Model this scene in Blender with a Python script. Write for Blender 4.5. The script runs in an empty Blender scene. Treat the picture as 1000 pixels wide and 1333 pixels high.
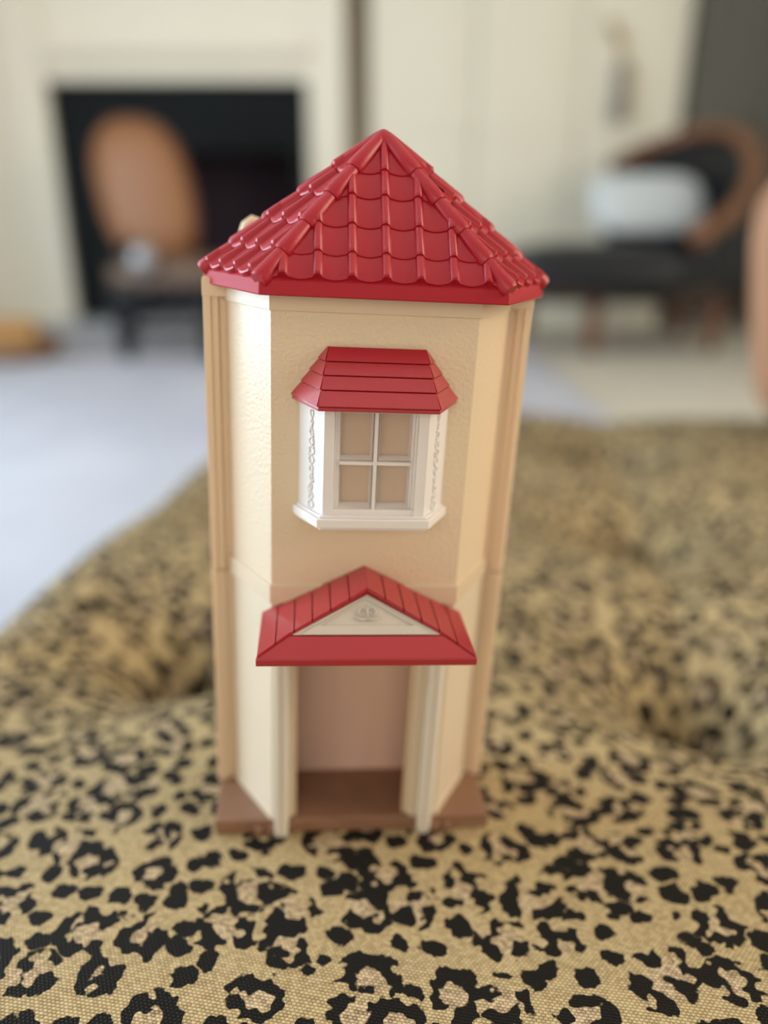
import bpy, bmesh, math, random
import numpy as np
from mathutils import Vector, Matrix, noise
random.seed(7)
SC = bpy.context.scene
COL = SC.collection
R = math.radians

# ------------------------------------------------------------------ camera
cd = bpy.data.cameras.new('camera')
cam = bpy.data.objects.new('camera', cd); COL.objects.link(cam)
cd.sensor_fit = 'VERTICAL'; cd.sensor_height = 34.66; cd.sensor_width = 26.0; cd.lens = 26.0
cam.location = (0, 0, 0.5253); cam.rotation_euler = (R(90 - 20.608), 0, 0)
cd.clip_start = 0.01; cd.clip_end = 50
cd.dof.use_dof = True; cd.dof.focus_distance = 0.252; cd.dof.aperture_fstop = 2.35
SC.camera = cam

# ------------------------------------------------------------------ light
w = bpy.data.worlds.new('sky'); SC.world = w; w.use_nodes = True
bgn = w.node_tree.nodes['Background']
bgn.inputs[0].default_value = (0.86, 0.93, 1.0, 1); bgn.inputs[1].default_value = 0.30

def area(name, loc, target, sx, sy, power, col):
    l = bpy.data.lights.new(name, 'AREA'); l.shape = 'RECTANGLE'; l.size = sx; l.size_y = sy
    l.energy = power; l.color = col
    o = bpy.data.objects.new(name, l); COL.objects.link(o); o.location = loc
    o.rotation_euler = (Vector(target) - Vector(loc)).to_track_quat('-Z', 'Y').to_euler()
    return o
# daylight that enters by the windows of the two side walls (cool on the left, warm on the right)
area('window_daylight_left', (-2.42, 0.85, 1.12), (0, 0.85, 0.9), 2.1, 2.0, 116, (0.66, 0.84, 1.0))
area('window_daylight_right', (2.42, 0.3, 1.30), (0, 0.4, 0.7), 1.5, 1.4, 52, (1.0, 0.86, 0.66))
area('warm_front_fill', (-0.3, -1.45, 0.95), (0.0, 2.2, 0.55), 1.9, 1.0, 13, (1.0, 0.81, 0.56))  # added warm fill behind the camera, no window there; lights the tower front
vs = SC.view_settings
vs.view_transform = 'Standard'; vs.look = 'None'; vs.gamma = 1; vs.use_curve_mapping = False
vs.exposure = 0.0

# ------------------------------------------------------------------ materials
def lin(c):
    return tuple(((v / 255) / 12.92 if v / 255 <= 0.04045 else ((v / 255 + 0.055) / 1.055) ** 2.4) for v in c) + (1,)
class NT:
    def __init__(s, name):
        s.m = bpy.data.materials.new(name); s.m.use_nodes = True
        s.t = s.m.node_tree; s.b = s.t.nodes['Principled BSDF']
    def n(s, kind, **kw):
        x = s.t.nodes.new(kind)
        for k, v in kw.items(): setattr(x, k, v)
        return x
    def l(s, a, b): s.t.links.new(a, b)
    def math(s, op, a, b=None, c=None, clamp=False):
        x = s.n('ShaderNodeMath', operation=op); x.use_clamp = clamp
        for i, v in enumerate((a, b, c)):
            if v is None: continue
            if isinstance(v, (int, float)): x.inputs[i].default_value = v
            else: s.l(v, x.inputs[i])
        return x.outputs[0]
    def mix(s, f, a, b):
        x = s.n('ShaderNodeMix', data_type='RGBA')
        for sock, v in ((x.inputs[0], f), (x.inputs[6], a), (x.inputs[7], b)):
            if isinstance(v, (int, float, tuple)): sock.default_value = v
            else: s.l(v, sock)
        return x.outputs[2]
    def noise(s, vec, scale, detail=2, rough=0.5, dim='3D'):
        x = s.n('ShaderNodeTexNoise', noise_dimensions=dim)
        x.inputs['Scale'].default_value = scale; x.inputs['Detail'].default_value = detail
        x.inputs['Roughness'].default_value = rough
        if vec is not None: s.l(vec, x.inputs['Vector'])
        return x
    def smooth(s, v, lo, hi, a=0.0, b=1.0):
        x = s.n('ShaderNodeMapRange', interpolation_type='SMOOTHSTEP')
        s.l(v, x.inputs[0]); x.inputs[1].default_value = lo; x.inputs[2].default_value = hi
        x.inputs[3].default_value = a; x.inputs[4].default_value = b
        return x.outputs[0]
    def bump(s, h, dist, strength=1.0):
        x = s.n('ShaderNodeBump'); x.inputs['Distance'].default_value = dist
        x.inputs['Strength'].default_value = strength
        s.l(h, x.inputs['Height']); s.l(x.outputs[0], s.b.inputs['Normal'])
    def obj(s): return s.n('ShaderNodeTexCoord').outputs['Object']

def plain(name, rgb, rough=0.5, vary=0.06, vscale=8, bump=0.0, bscale=60, metal=0.0, sss=0.0, spec=0.5, coat=0.0):
    k = NT(name); b = k.b; o = k.obj()
    c = lin(rgb); nz = k.noise(o, vscale, 4)
    d = tuple(max(0, x * (1 - 2 * vary)) for x in c[:3]) + (1,)
    e = tuple(min(1, x * (1 + vary)) for x in c[:3]) + (1,)
    k.l(k.mix(nz.outputs[0], d, e), b.inputs['Base Color'])
    b.inputs['Roughness'].default_value = rough; b.inputs['Metallic'].default_value = metal
    b.inputs['Specular IOR Level'].default_value = spec
    if coat: b.inputs['Coat Weight'].default_value = coat; b.inputs['Coat Roughness'].default_value = 0.2
    if sss:
        b.inputs['Subsurface Weight'].default_value = sss
        b.inputs['Subsurface Radius'].default_value = (1.0, 0.55, 0.25); b.inputs['Subsurface Scale'].default_value = 0.004
    if bump:
        k.bump(k.noise(o, bscale, 3).outputs[0], bump)
    return k.m

def wood(name, a, b_, rough=0.4, scale=6, axis=(1, 1, 8)):
    k = NT(name); o = k.obj()
    mp = k.n('ShaderNodeMapping'); mp.inputs['Scale'].default_value = axis; k.l(o, mp.inputs[0])
    nz = k.noise(mp.outputs[0], scale, 5, 0.6)
    k.l(k.mix(k.smooth(nz.outputs[0], 0.3, 0.7), lin(a), lin(b_)), k.b.inputs['Base Color'])
    k.b.inputs['Roughness'].default_value = rough
    k.bump(nz.outputs[0], 0.001, 0.4)
    return k.m

def plaster_plastic(name, rgb, tex=0.0002, bscale=900, rough=0.36, trans=0.22, tcol=(225, 170, 95)):
    """moulded cream toy plastic: thin enough to let some light through, pebbled"""
    k = NT(name); o = k.obj(); b = k.b
    nz = k.noise(o, 14, 3)
    c = lin(rgb); d = tuple(x * 0.94 for x in c[:3]) + (1,)
    k.l(k.mix(nz.outputs[0], d, c), b.inputs['Base Color'])
    b.inputs['Roughness'].default_value = rough; b.inputs['Coat Weight'].default_value = 0.35; b.inputs['Coat Roughness'].default_value = 0.22
    vz = k.n('ShaderNodeTexVoronoi', feature='SMOOTH_F1'); vz.inputs['Scale'].default_value = bscale
    k.l(o, vz.inputs['Vector'])
    k.bump(k.math('ADD', vz.outputs['Distance'], k.noise(o, bscale * 0.8, 3).outputs[0]), tex)
    tr = k.n('ShaderNodeBsdfTranslucent'); tr.inputs[0].default_value = lin(tcol)
    mx = k.n('ShaderNodeMixShader'); mx.inputs[0].default_value = trans
    k.l(b.outputs[0], mx.inputs[1]); k.l(tr.outputs[0], mx.inputs[2])
    k.l(mx.outputs[0], k.t.nodes['Material Output'].inputs[0])
    return k.m

def leopard():
    k = NT('leopard_weave'); b = k.b
    uv = k.n('ShaderNodeUVMap'); uv.uv_map = 'uv'; U = uv.outputs[0]      # metres on the cloth
    # irregular outlines
    wz = k.noise(U, 95, 2, 0.5, '2D'); wz2 = k.noise(U, 330, 2, 0.6, '2D')
    def warp(src, amp, nz):
        a = k.n('ShaderNodeVectorMath', operation='SUBTRACT'); k.l(nz.outputs['Color'], a.inputs[0]); a.inputs[1].default_value = (0.5, 0.5, 0.5)
        s = k.n('ShaderNodeVectorMath', operation='SCALE'); k.l(a.outputs[0], s.inputs[0]); s.inputs['Scale'].default_value = amp
        t = k.n('ShaderNodeVectorMath', operation='ADD'); k.l(src, t.inputs[0]); k.l(s.outputs[0], t.inputs[1])
        return t.outputs[0]
    P = warp(warp(U, 0.0065, wz), 0.0026, wz2)
    st = k.n('ShaderNodeMapping'); st.inputs['Scale'].default_value = (0.86, 1.0, 1); k.l(P, st.inputs[0]); P = st.outputs[0]
    SA, SB = 43.0, 104.0
    def vor(vec, sc_, rnd):
        v = k.n('ShaderNodeTexVoronoi', voronoi_dimensions='2D'); v.inputs['Scale'].default_value = sc_
        v.inputs['Randomness'].default_value = rnd; k.l(vec, v.inputs['Vector']); return v
    # rosettes: thick rings, broken where a slow noise is high
    vp = vor(P, SA, 0.75); d = vp.outputs['Distance']
    sp = k.n('ShaderNodeSeparateColor'); k.l(vp.outputs['Color'], sp.inputs[0])
    rad = k.math('ADD', 0.20, k.math('MULTIPLY', sp.outputs[0], 0.13))
    bd = k.math('DIVIDE', k.math('SUBTRACT', d, rad), 0.165)
    nb = k.noise(U, 140, 1, 0.5, '2D')
    brk = k.math('MULTIPLY', k.math('MAXIMUM', k.math('SUBTRACT', nb.outputs[0], 0.475), 0.0), 10.0)
    mA = k.smooth(k.math('ADD', k.math('MULTIPLY', bd, bd), brk), 0.78, 1.08, 1.0, 0.0)
    # single spots in the gaps between rosettes
    vb = vor(P, SB, 0.85); va = vor(vb.outputs['Position'], SA, 0.75)
    sb = k.n('ShaderNodeSeparateColor'); k.l(vb.outputs['Color'], sb.inputs[0])
    radl = k.math('MULTIPLY', k.smooth(va.outputs['Distance'], 0.50, 0.56), k.math('ADD', 0.36, k.math('MULTIPLY', sb.outputs[1], 0.14)))
    mB = k.smooth(k.math('SUBTRACT', vb.outputs['Distance'], radl), -0.03, 0.02, 1.0, 0.0)
    spots = k.math('MAXIMUM', mA, mB)
    core = k.smooth(d, 0.16, 0.34, 1.0, 0.0)
    # weave: rows of small thread stitches
    xy = k.n('ShaderNodeSeparateXYZ'); k.l(U, xy.inputs[0])
    row = k.math('MULTIPLY', xy.outputs[1], 900.0)
    odd = k.math('MULTIPLY', k.math('MODULO', k.math('FLOOR', row), 2.0), 0.5)
    colm = k.math('ADD', k.math('MULTIPLY', xy.outputs[0], 640.0), odd)
    def hump(v): 
        f = k.math('FRACT', v); return k.math('MULTIPLY', k.math('MULTIPLY', f, k.math('SUBTRACT', 1.0, f)), 4.0)
    stitch = k.math('MULTIPLY', hump(row), hump(colm))
    wn = k.n('ShaderNodeTexWhiteNoise', noise_dimensions='2D')
    cv = k.n('ShaderNodeCombineXYZ'); k.l(k.math('FLOOR', colm), cv.inputs[0]); k.l(k.math('FLOOR', row), cv.inputs[1]); k.l(cv.outputs[0], wn.inputs['Vector'])
    gold = k.mix(k.math('MULTIPLY', k.math('ADD', stitch, k.math('MULTIPLY', wn.outputs[0], 0.5)), 0.8, clamp=True), lin((126, 100, 63)), lin((212, 188, 142)))
    pink = k.mix(k.math('MULTIPLY', k.math('ADD', stitch, wn.outputs[0]), 0.62, clamp=True), lin((84, 60, 42)), lin((222, 194, 156)))
    ground = k.mix(k.math('MULTIPLY', core, 0.8), gold, pink)
    black = k.mix(k.math('MULTIPLY', stitch, 0.6), lin((15, 12, 9)), lin((36, 30, 22)))
    k.l(k.mix(spots, ground, black), b.inputs['Base Color'])
    b.inputs['Roughness'].default_value = 0.62; b.inputs['Specular IOR Level'].default_value = 0.15
    k.bump(k.math('SUBTRACT', stitch, k.math('MULTIPLY', spots, 0.35)), 0.00055, 0.8)
    return k.m

def rug_mat():
    k = NT('rug_pile'); o = k.obj()
    n1 = k.noise(o, 2.2, 4); n2 = k.noise(o, 260, 2)
    c = k.mix(k.smooth(n1.outputs[0], 0.35, 0.7), lin((186, 184, 194)), lin((206, 205, 212)))
    k.l(k.mix(k.math('MULTIPLY', n2.outputs[0], 0.35), c, lin((172, 168, 178))), k.b.inputs['Base Color'])
    k.b.inputs['Roughness'].default_value = 0.95; k.bump(n2.outputs[0], 0.004)
    return k.m

def inner_mat():
    k = NT('brown_pink_plastic'); o = k.obj()
    mp = k.n('ShaderNodeMapping'); mp.inputs['Scale'].default_value = (60, 60, 6); k.l(o, mp.inputs[0])
    nz = k.noise(mp.outputs[0], 1.0, 3)
    k.l(k.mix(nz.outputs[0], lin((206, 170, 150)), lin((232, 204, 194))), k.b.inputs['Base Color'])
    k.b.inputs['Roughness'].default_value = 0.3; k.bump(nz.outputs[0], 0.002, 0.6)
    return k.m
M = {}
M['wall'] = plaster_plastic('cream_plastic', (241, 223, 193), tcol=(235, 190, 130))
M['wall_smooth'] = plaster_plastic('cream_plastic_smooth', (241, 226, 200), tex=0.00006, bscale=500, rough=0.33, tcol=(235, 195, 140))
M['strip'] = plaster_plastic('tan_plastic', (242, 218, 186), tex=0.00003, bscale=300, rough=0.4, trans=0.18, tcol=(240, 180, 95))
M['band'] = plaster_plastic('band_plastic', (236, 216, 186), tex=0.00003, bscale=300, rough=0.4, trans=0.2)
M['red'] = plain('red_plastic', (166, 20, 38), 0.36, 0.05, 30, 0.0001, 260, sss=0.0, spec=0.5)
M['red_eave'] = plain('red_plastic_eave', (166, 20, 38), 0.55, 0.05, 30, 0.00006, 300, spec=0.3)
M['red2'] = plain('red_plastic_canopy', (162, 24, 36), 0.42, 0.04, 30, 0.00004, 300, coat=0.5)
M['pink'] = plain('pink_red_plastic', (196, 52, 68), 0.36, 0.04, 30, 0.00004, 300)
M['white'] = plain('white_plastic', (226, 219, 216), 0.32, 0.02, 20, sss=0.1)
M['pediment'] = plain('shaded_ivory', (196, 184, 172), 0.4, 0.03, 20)  # white plastic greyed down: the pediment's shade is put into its colour
M['post'] = plain('ivory_plastic', (222, 213, 200), 0.35, 0.02, 20, sss=0.1)
M['base'] = wood('brown_plastic', (130, 94, 72), (144, 108, 86), 0.35, 30)
M['inner'] = inner_mat()
M['leopard'] = leopard()
M['button'] = plain('button_cloth', (40, 32, 26), 0.6)
M['dark'] = wood('dark_wood', (34, 20, 14), (56, 33, 22), 0.35)
M['brownwood'] = wood('brown_wood', (112, 72, 48), (140, 94, 64), 0.35)
M['redwood'] = wood('reddish_wood', (104, 58, 38), (128, 76, 50), 0.35)
M['tan'] = plain('tan_leather', (150, 98, 58), 0.5, 0.06, 6, 0.0005, 120)
M['seatbrown'] = plain('brown_leather', (104, 82, 66), 0.5, 0.08, 6, 0.0005, 120)
M['blackwood'] = plain('black_lacquer', (18, 21, 24), 0.5, spec=0.3)
M['blackleather'] = plain('black_leather', (17, 19, 25), 0.42, 0.05, 6, 0.0006, 90, spec=0.4)
M['greycloth'] = plain('pale_grey_cloth', (206, 212, 216), 0.9, 0.03, 8, 0.001, 300)
M['stud'] = plain('steel_stud', (168, 168, 172), 0.3, metal=0.6)
M['mantel'] = plain('mantel_paint', (240, 230, 210), 0.5, 0.02, 3)
M['slate'] = plain('dark_slate', (15, 19, 21), 0.7, 0.12, 4, spec=0.2)
M['soot'] = plain('sooty_brick', (40, 20, 28), 0.9, 0.2, 8)
M['iron'] = plain('cast_iron', (30, 16, 20), 0.6)
M['hearth'] = plain('hearth_stone', (176, 178, 180), 0.6, 0.05, 5)
M['cup'] = plain('cupboard_paint', (238, 229, 208), 0.5, 0.02, 3)
M['gap'] = plain('brown_grey', (150, 132, 112), 0.6)
M['paint'] = plain('wall_paint', (238, 229, 210), 0.85, 0.02, 3)
M['ceil'] = plain('ceiling_paint', (236, 234, 228), 0.9, 0.01, 3)
M['curtain'] = plain('dark_olive_cloth', (112, 107, 97), 0.9, 0.05, 4, 0.001, 200)
M['floor'] = plain('beige_carpet', (205, 196, 180), 0.95, 0.05, 3, 0.003, 200)
M['rug'] = rug_mat()
M['brass'] = plain('aged_brass', (182, 150, 96), 0.4, metal=0.5)
M['tassel'] = plain('grey_silk', (150, 142, 132), 0.8)
M['terra'] = plain('terracotta_cloth', (170, 124, 94), 0.85, 0.04, 6, 0.001, 250)
M['wicker'] = plain('wicker', (148, 110, 74), 0.7, 0.15, 30)
M['log'] = plain('split_log', (176, 128, 72), 0.8, 0.12, 20)
M['bark'] = plain('bark', (104, 66, 52), 0.9, 0.2, 20)
M['paneglass'] = None
k = NT('pane_plastic'); g = k.n('ShaderNodeBsdfGlossy'); g.inputs[1].default_value = 0.12
tr = k.n('ShaderNodeBsdfTransparent'); tr.inputs[0].default_value = (0.93, 0.90, 0.88, 1)
mx = k.n('ShaderNodeMixShader'); mx.inputs[0].default_value = 0.10
df_ = k.n('ShaderNodeBsdfDiffuse'); df_.inputs[0].default_value = lin((226, 196, 172)); mx2 = k.n('ShaderNodeMixShader'); mx2.inputs[0].default_value = 0.6
k.l(tr.outputs[0], mx2.inputs[1]); k.l(df_.outputs[0], mx2.inputs[2]); k.l(mx2.outputs[0], mx.inputs[1]); k.l(g.outputs[0], mx.inputs[2]); k.l(mx.outputs[0], k.t.nodes['Material Output'].inputs[0])
M['paneglass'] = k.m

# ------------------------------------------------------------------ helpers
def link(name, me, mat, parent=None, smooth=False, auto=0):
    if isinstance(me, bmesh.types.BMesh):
        bm = me; me = bpy.data.meshes.new(name)
        bmesh.ops.remove_doubles(bm, verts=bm.verts, dist=1e-6)
        bmesh.ops.recalc_face_normals(bm, faces=bm.faces)
        bm.to_mesh(me); bm.free()
    if smooth or auto:
        for p in me.polygons: p.use_smooth = True
        if auto: me.set_sharp_from_angle(angle=R(auto))
    me.materials.append(M[mat])
    o = bpy.data.objects.new(name, me); COL.objects.link(o)
    if parent: o.parent = parent
    return o
def thing(name, label, cat, loc=(0, 0, 0), rz=0, group=None):
    o = bpy.data.objects.new(name, None); COL.objects.link(o); o.empty_display_size = 0.02
    o.location = loc; o.rotation_euler = (0, 0, rz)
    o['label'] = label; o['category'] = cat
    if group: o['group'] = group
    return o
def tag(o, label, cat, group=None):
    o['label'] = label; o['category'] = cat
    if group: o['group'] = group
    return o
def struct(o): o['kind'] = 'structure'; return o
def NB(): return bmesh.new()
def box(bm, x0, x1, y0, y1, z0, z1, bev=0.0):
    g = bmesh.ops.create_cube(bm, size=1.0)
    for v in g['verts']:
        v.co = ((x0 + x1) / 2 + v.co.x * (x1 - x0), (y0 + y1) / 2 + v.co.y * (y1 - y0), (z0 + z1) / 2 + v.co.z * (z1 - z0))
    if bev:
        es = set(e for v in g['verts'] for e in v.link_edges)
        bmesh.ops.bevel(bm, geom=list(es), offset=bev, segments=2, affect='EDGES', profile=0.5)
    return bm
def prism(bm, poly, z0, z1):
    """poly: xy ring, extruded between z0 and z1"""
    lo = [bm.verts.new((p[0], p[1], z0)) for p in poly]; hi = [bm.verts.new((p[0], p[1], z1)) for p in poly]
    n = len(poly)
    bm.faces.new(lo[::-1]); bm.faces.new(hi)
    for i in range(n): bm.faces.new((lo[i], lo[(i + 1) % n], hi[(i + 1) % n], hi[i]))
    return bm
def solid(bm, pts, faces):
    vs_ = [bm.verts.new(p) for p in pts]
    for f in faces: bm.faces.new([vs_[i] for i in f])
    return bm
def bevel_all(bm, off, ang=30, seg=2):
    bmesh.ops.remove_doubles(bm, verts=bm.verts, dist=1e-7)
    bmesh.ops.recalc_face_normals(bm, faces=bm.faces)
    es = [e for e in bm.edges if len(e.link_faces) == 2 and e.calc_face_angle(0) > R(ang)]
    bmesh.ops.bevel(bm, geom=es, offset=off, segments=seg, affect='EDGES', profile=0.5, clamp_overlap=True)
    return bm
def tube(bm, pts, rad, n=10, cap=True):
    """round bar through pts; rad is a number or one per point"""
    pts = [Vector(p) for p in pts]
    if isinstance(rad, (int, float)): rad = [rad] * len(pts)
    rings = []; up = None
    for i, p in enumerate(pts):
        t = (pts[min(i + 1, len(pts) - 1)] - pts[max(i - 1, 0)]).normalized()
        if up is None: up = Vector((0, 0, 1)) if abs(t.z) < 0.9 else Vector((1, 0, 0))
        a = t.cross(up).normalized(); b = a.cross(t).normalized(); up = b
        rings.append([bm.verts.new(p + (a * math.cos(q) + b * math.sin(q)) * rad[i]) for q in (2 * math.pi * j / n for j in range(n))])
    for i in range(len(pts) - 1):
        for j in range(n): bm.faces.new((rings[i][j], rings[i][(j + 1) % n], rings[i + 1][(j + 1) % n], rings[i + 1][j]))
    if cap: bm.faces.new(rings[0][::-1]); bm.faces.new(rings[-1])
    return bm
def lathe(bm, prof, n=20, cx=0, cy=0):
    rings = [[bm.verts.new((cx + r * math.cos(2 * math.pi * j / n), cy + r * math.sin(2 * math.pi * j / n), z)) for j in range(n)] for r, z in prof]
    for i in range(len(prof) - 1):
        for j in range(n): bm.faces.new((rings[i][j], rings[i][(j + 1) % n], rings[i + 1][(j + 1) % n], rings[i + 1][j]))
    bm.faces.new(rings[0][::-1]); bm.faces.new(rings[-1])
    return bm
def pad(bm, sx, sy, sz, p=4.0, q=2.6, n=28, mat=None):
    """soft cushion: superellipsoid half sizes sx, sy, sz"""
    def sg(v, e): return math.copysign(abs(v) ** e, v)
    rings = []
    for i in range(1, n // 2):
        ph = -math.pi / 2 + math.pi * i / (n // 2)
        ring = []
        for j in range(n):
            th = 2 * math.pi * j / n
            v = Vector((sx * sg(math.cos(ph), 2 / q) * sg(math.cos(th), 2 / p), sy * sg(math.cos(ph), 2 / q) * sg(math.sin(th), 2 / p), sz * sg(math.sin(ph), 2 / q)))
            ring.append(bm.verts.new(mat @ v if mat else v))
        rings.append(ring)
    for a, b in zip(rings, rings[1:]):
        for j in range(n): bm.faces.new((a[j], a[(j + 1) % n], b[(j + 1) % n], b[j]))
    bm.faces.new(rings[0][::-1]); bm.faces.new(rings[-1])
    return bm

# ------------------------------------------------------------------ room
o = struct(link('floor', box(NB(), -2.6, 2.6, -1.6, 4.75, -0.05, 0), 'floor'))
o = struct(link('ceiling', box(NB(), -2.6, 2.6, -1.6, 4.75, 2.45, 2.5), 'ceil'))
bm = NB()
for a in ((-2.6, -1.63, 4.45, 4.75, 0, 2.45), (-0.37, 2.6, 4.45, 4.75, 0, 2.45), (-1.63, -0.37, 4.45, 4.75, 1.17, 2.45), (-1.63, -0.37, 4.70, 4.75, 0, 1.17)):
    box(bm, *a)
struct(link('wall_back', bm, 'paint'))
def window_wall(name, x0, x1, y0, y1, z0, z1):
    bm = NB()
    box(bm, x0, x1, -1.6, y0, 0, 2.45); box(bm, x0, x1, y1, 4.45, 0, 2.45)
    box(bm, x0, x1, y0, y1, 0, z0); box(bm, x0, x1, y0, y1, z1, 2.45)
    struct(link(name, bm, 'paint'))
window_wall('wall_left', -2.6, -2.5, -0.25, 1.95, 0.06, 2.18)
window_wall('wall_right', 2.5, 2.6, -0.5, 1.1, 0.55, 2.05)
def window_frame(name, x, y0, y1, z0, z1):
    root = struct(link(name, box(box(NB(), x - .04, x + .04, y0, y1, z0, z0 + .05), x - .04, x + .04, y0, y1, z1 - .05, z1), 'mantel'))
    for i in range(3):
        y = y0 + (y1 - y0 - .05) * i / 2
        link('stile', box(NB(), x - .03, x + .03, y, y + .05, z0 + .05, z1 - .05), 'mantel', root)
window_frame('window_1', -2.55, -0.25, 1.95, 0.06, 2.18)
window_frame('window_2', 2.55, -0.5, 1.1, 0.55, 2.05)
struct(link('baseboard_back', box(NB(), 1.62, 2.5, 4.43, 4.45, 0, 0.12), 'mantel'))
struct(link('baseboard_left', box(NB(), -2.5, -2.48, 1.98, 4.45, 0, 0.12), 'mantel'))
struct(link('baseboard_right', box(NB(), 2.48, 2.5, -1.6, 4.45, 0, 0.12), 'mantel'))
struct(link('brown_strip_1', box(NB(), -0.165, -0.075, 4.40, 4.45, 0, 2.45), 'gap'))  # flat brown-grey vertical strip between fireplace and cupboard

# rug
bm = NB(); box(bm, -2.2, 0.64, 0.35, 3.95, 0.0, 0.012, 0.005)
tag(link('rug', bm, 'rug'), 'large pale lavender rug on the floor before the fireplace', 'rug')

# fireplace
fp = thing('fireplace', 'white fireplace with dark slate surround and wide black opening', 'fireplace', (-1.0, 4.2, 0))
def fb(name, mat, *bs, bev=0.004):
    bm = NB()
    for x0, x1, y0, y1, z0, z1 in bs: box(bm, x0 + 1.0, x1 + 1.0, y0 - 4.2, y1 - 4.2, z0, z1, bev)
    return link(name, bm, mat, fp)
fb('pilaster', 'mantel', (-1.83, -1.63, 4.17, 4.45, 0.0, 1.62)); fb('pilaster', 'mantel', (-0.37, -0.19, 4.17, 4.45, 0.0, 1.62))
fb('outer_pilaster', 'mantel', (-2.12, -1.85, 4.23, 4.45, 0.0, 1.62))
fb('frieze', 'mantel', (-1.63, -0.37, 4.19, 4.45, 1.168, 1.62))
fb('moulding', 'mantel', (-1.63, -0.37, 4.12, 4.19, 1.27, 1.31), (-1.63, -0.37, 4.165, 4.19, 1.235, 1.27))
fb('mantel_shelf', 'mantel', (-2.2, -0.14, 4.08, 4.45, 1.62, 1.67))
fb('slip', 'slate', (-1.63, -1.24, 4.22, 4.36, 0.045, 1.168)); fb('slip', 'slate', (-0.46, -0.37, 4.22, 4.36, 0.045, 1.168))
fb('slip', 'slate', (-1.24, -0.46, 4.22, 4.36, 0.86, 1.168))
fb('firebox', 'soot', (-1.28, -1.24, 4.36, 4.69, 0.05, 0.9), (-0.46, -0.42, 4.36, 4.69, 0.05, 0.9), (-1.28, -0.42, 4.65, 4.69, 0.05, 0.9), (-1.28, -0.42, 4.36, 4.69, 0.86, 0.9))
fb('hearth', 'hearth', (-1.75, -0.25, 3.98, 4.68, 0.0, 0.046))
for i in range(6):
    x = -1.10 + i * 0.08
    fb('grate_bar', 'iron', (x, x + 0.02, 4.33, 4.35, 0.08, 0.34), bev=0.003)
fb('grate_rail', 'iron', (-1.12, -0.66, 4.325, 4.355, 0.31, 0.34), (-1.12, -0.66, 4.325, 4.355, 0.07, 0.095), (-1.12, -1.10, 4.33, 4.6, 0.046, 0.34), (-0.68, -0.66, 4.33, 4.6, 0.046, 0.34), bev=0.003)

# panelled cupboard to the right of the fireplace
cb = thing('cupboard', 'cream painted built-in cupboard with tall panelled doors', 'cupboard', (0.7, 4.3, 0))
def cbx(name, mat, *bs, parent=None, bev=0.004):
    bm = NB()
    for x0, x1, y0, y1, z0, z1 in bs: box(bm, x0 - 0.7, x1 - 0.7, y0 - 4.3, y1 - 4.3, z0, z1, bev)
    return link(name, bm, mat, parent or cb)
cbx('carcass', 'cup', (-0.07, 1.48, 4.3, 4.44, 0.0, 2.2))
for i in range(3):
    x0 = -0.06 + i * 0.515
    d = cbx('door', 'cup', (x0, x0 + 0.507, 4.27, 4.3, 0.12, 2.18))
    cbx('panel', 'cup', (x0 + 0.09, x0 + 0.42, 4.262, 4.27, 0.95, 2.08), parent=d, bev=0.003)
    cbx('panel', 'cup', (x0 + 0.09, x0 + 0.42, 4.262, 4.27, 0.22, 0.84), parent=d, bev=0.003)
    bm = NB(); tube(bm, [(x0 + 0.465 - 0.7, -0.03, 0.95), (x0 + 0.465 - 0.7, -0.06, 0.95)], [0.012, 0.018], 12)
    link('knob', bm, 'cup', d)
cbx('plinth', 'cup', (-0.07, 1.48, 4.28, 4.3, 0.0, 0.11))
# tassel hanging from the cupboard door
ts = thing('tassel', 'grey silk tassel on a brass hook hanging on the cream cupboard', 'tassel', (1.13, 4.235, 1.0))
link('hook', tube(NB(), [(-.05, .01, .42), (-.05, -.02, .41), (-.03, -.03, .36), (0, -.03, .33), (0.01, -.02, .35)], 0.014, 8), 'brass', ts, True)
link('cord', tube(NB(), [(0, -.03, .34), (0.01, -.03, .28), (0.015, -.03, .23)], 0.010, 8), 'brass', ts)
link('skirt', lathe(NB(), [(.012, .25), (.035, .23), (.038, .19), (.022, .17), (.036, .13), (.044, .0), (.03, -.01)], 16, 0.015, -.045), 'tassel', ts, True)

# curtain at the right
cu = thing('curtain', 'dark olive curtain hanging in folds at the right', 'curtain', (1.95, 4.2, 0))
bm = NB(); cols = 60; f_, b_ = [], []
for i in range(cols + 1):
    x = -0.46 + 0.95 * i / cols
    y = 0.035 * math.sin(i * 0.82) + 0.01 * math.sin(i * 0.31)
    f_.append([bm.verts.new((x, y - .006, z)) for z in (0.05, 0.8, 1.6, 2.3)]); b_.append([bm.verts.new((x, y + .006, z)) for z in (0.05, 0.8, 1.6, 2.3)])
for i in range(cols):
    for j in range(3):
        bm.faces.new((f_[i][j], f_[i + 1][j], f_[i + 1][j + 1], f_[i][j + 1])); bm.faces.new((b_[i][j + 1], b_[i + 1][j + 1], b_[i + 1][j], b_[i][j]))
    bm.faces.new((f_[i][0], b_[i][0], b_[i + 1][0], f_[i + 1][0])); bm.faces.new((f_[i][3], f_[i + 1][3], b_[i + 1][3], b_[i][3]))
for s in (0, cols):
    for j in range(3): bm.faces.new((f_[s][j], f_[s][j + 1], b_[s][j + 1], b_[s][j]))
link('drape', bm, 'curtain', cu, True)
link('curtain_rod', tube(NB(), [(-.52, 0, 2.32), (.54, 0, 2.32)], 0.015, 10), 'brass', cu)

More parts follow.
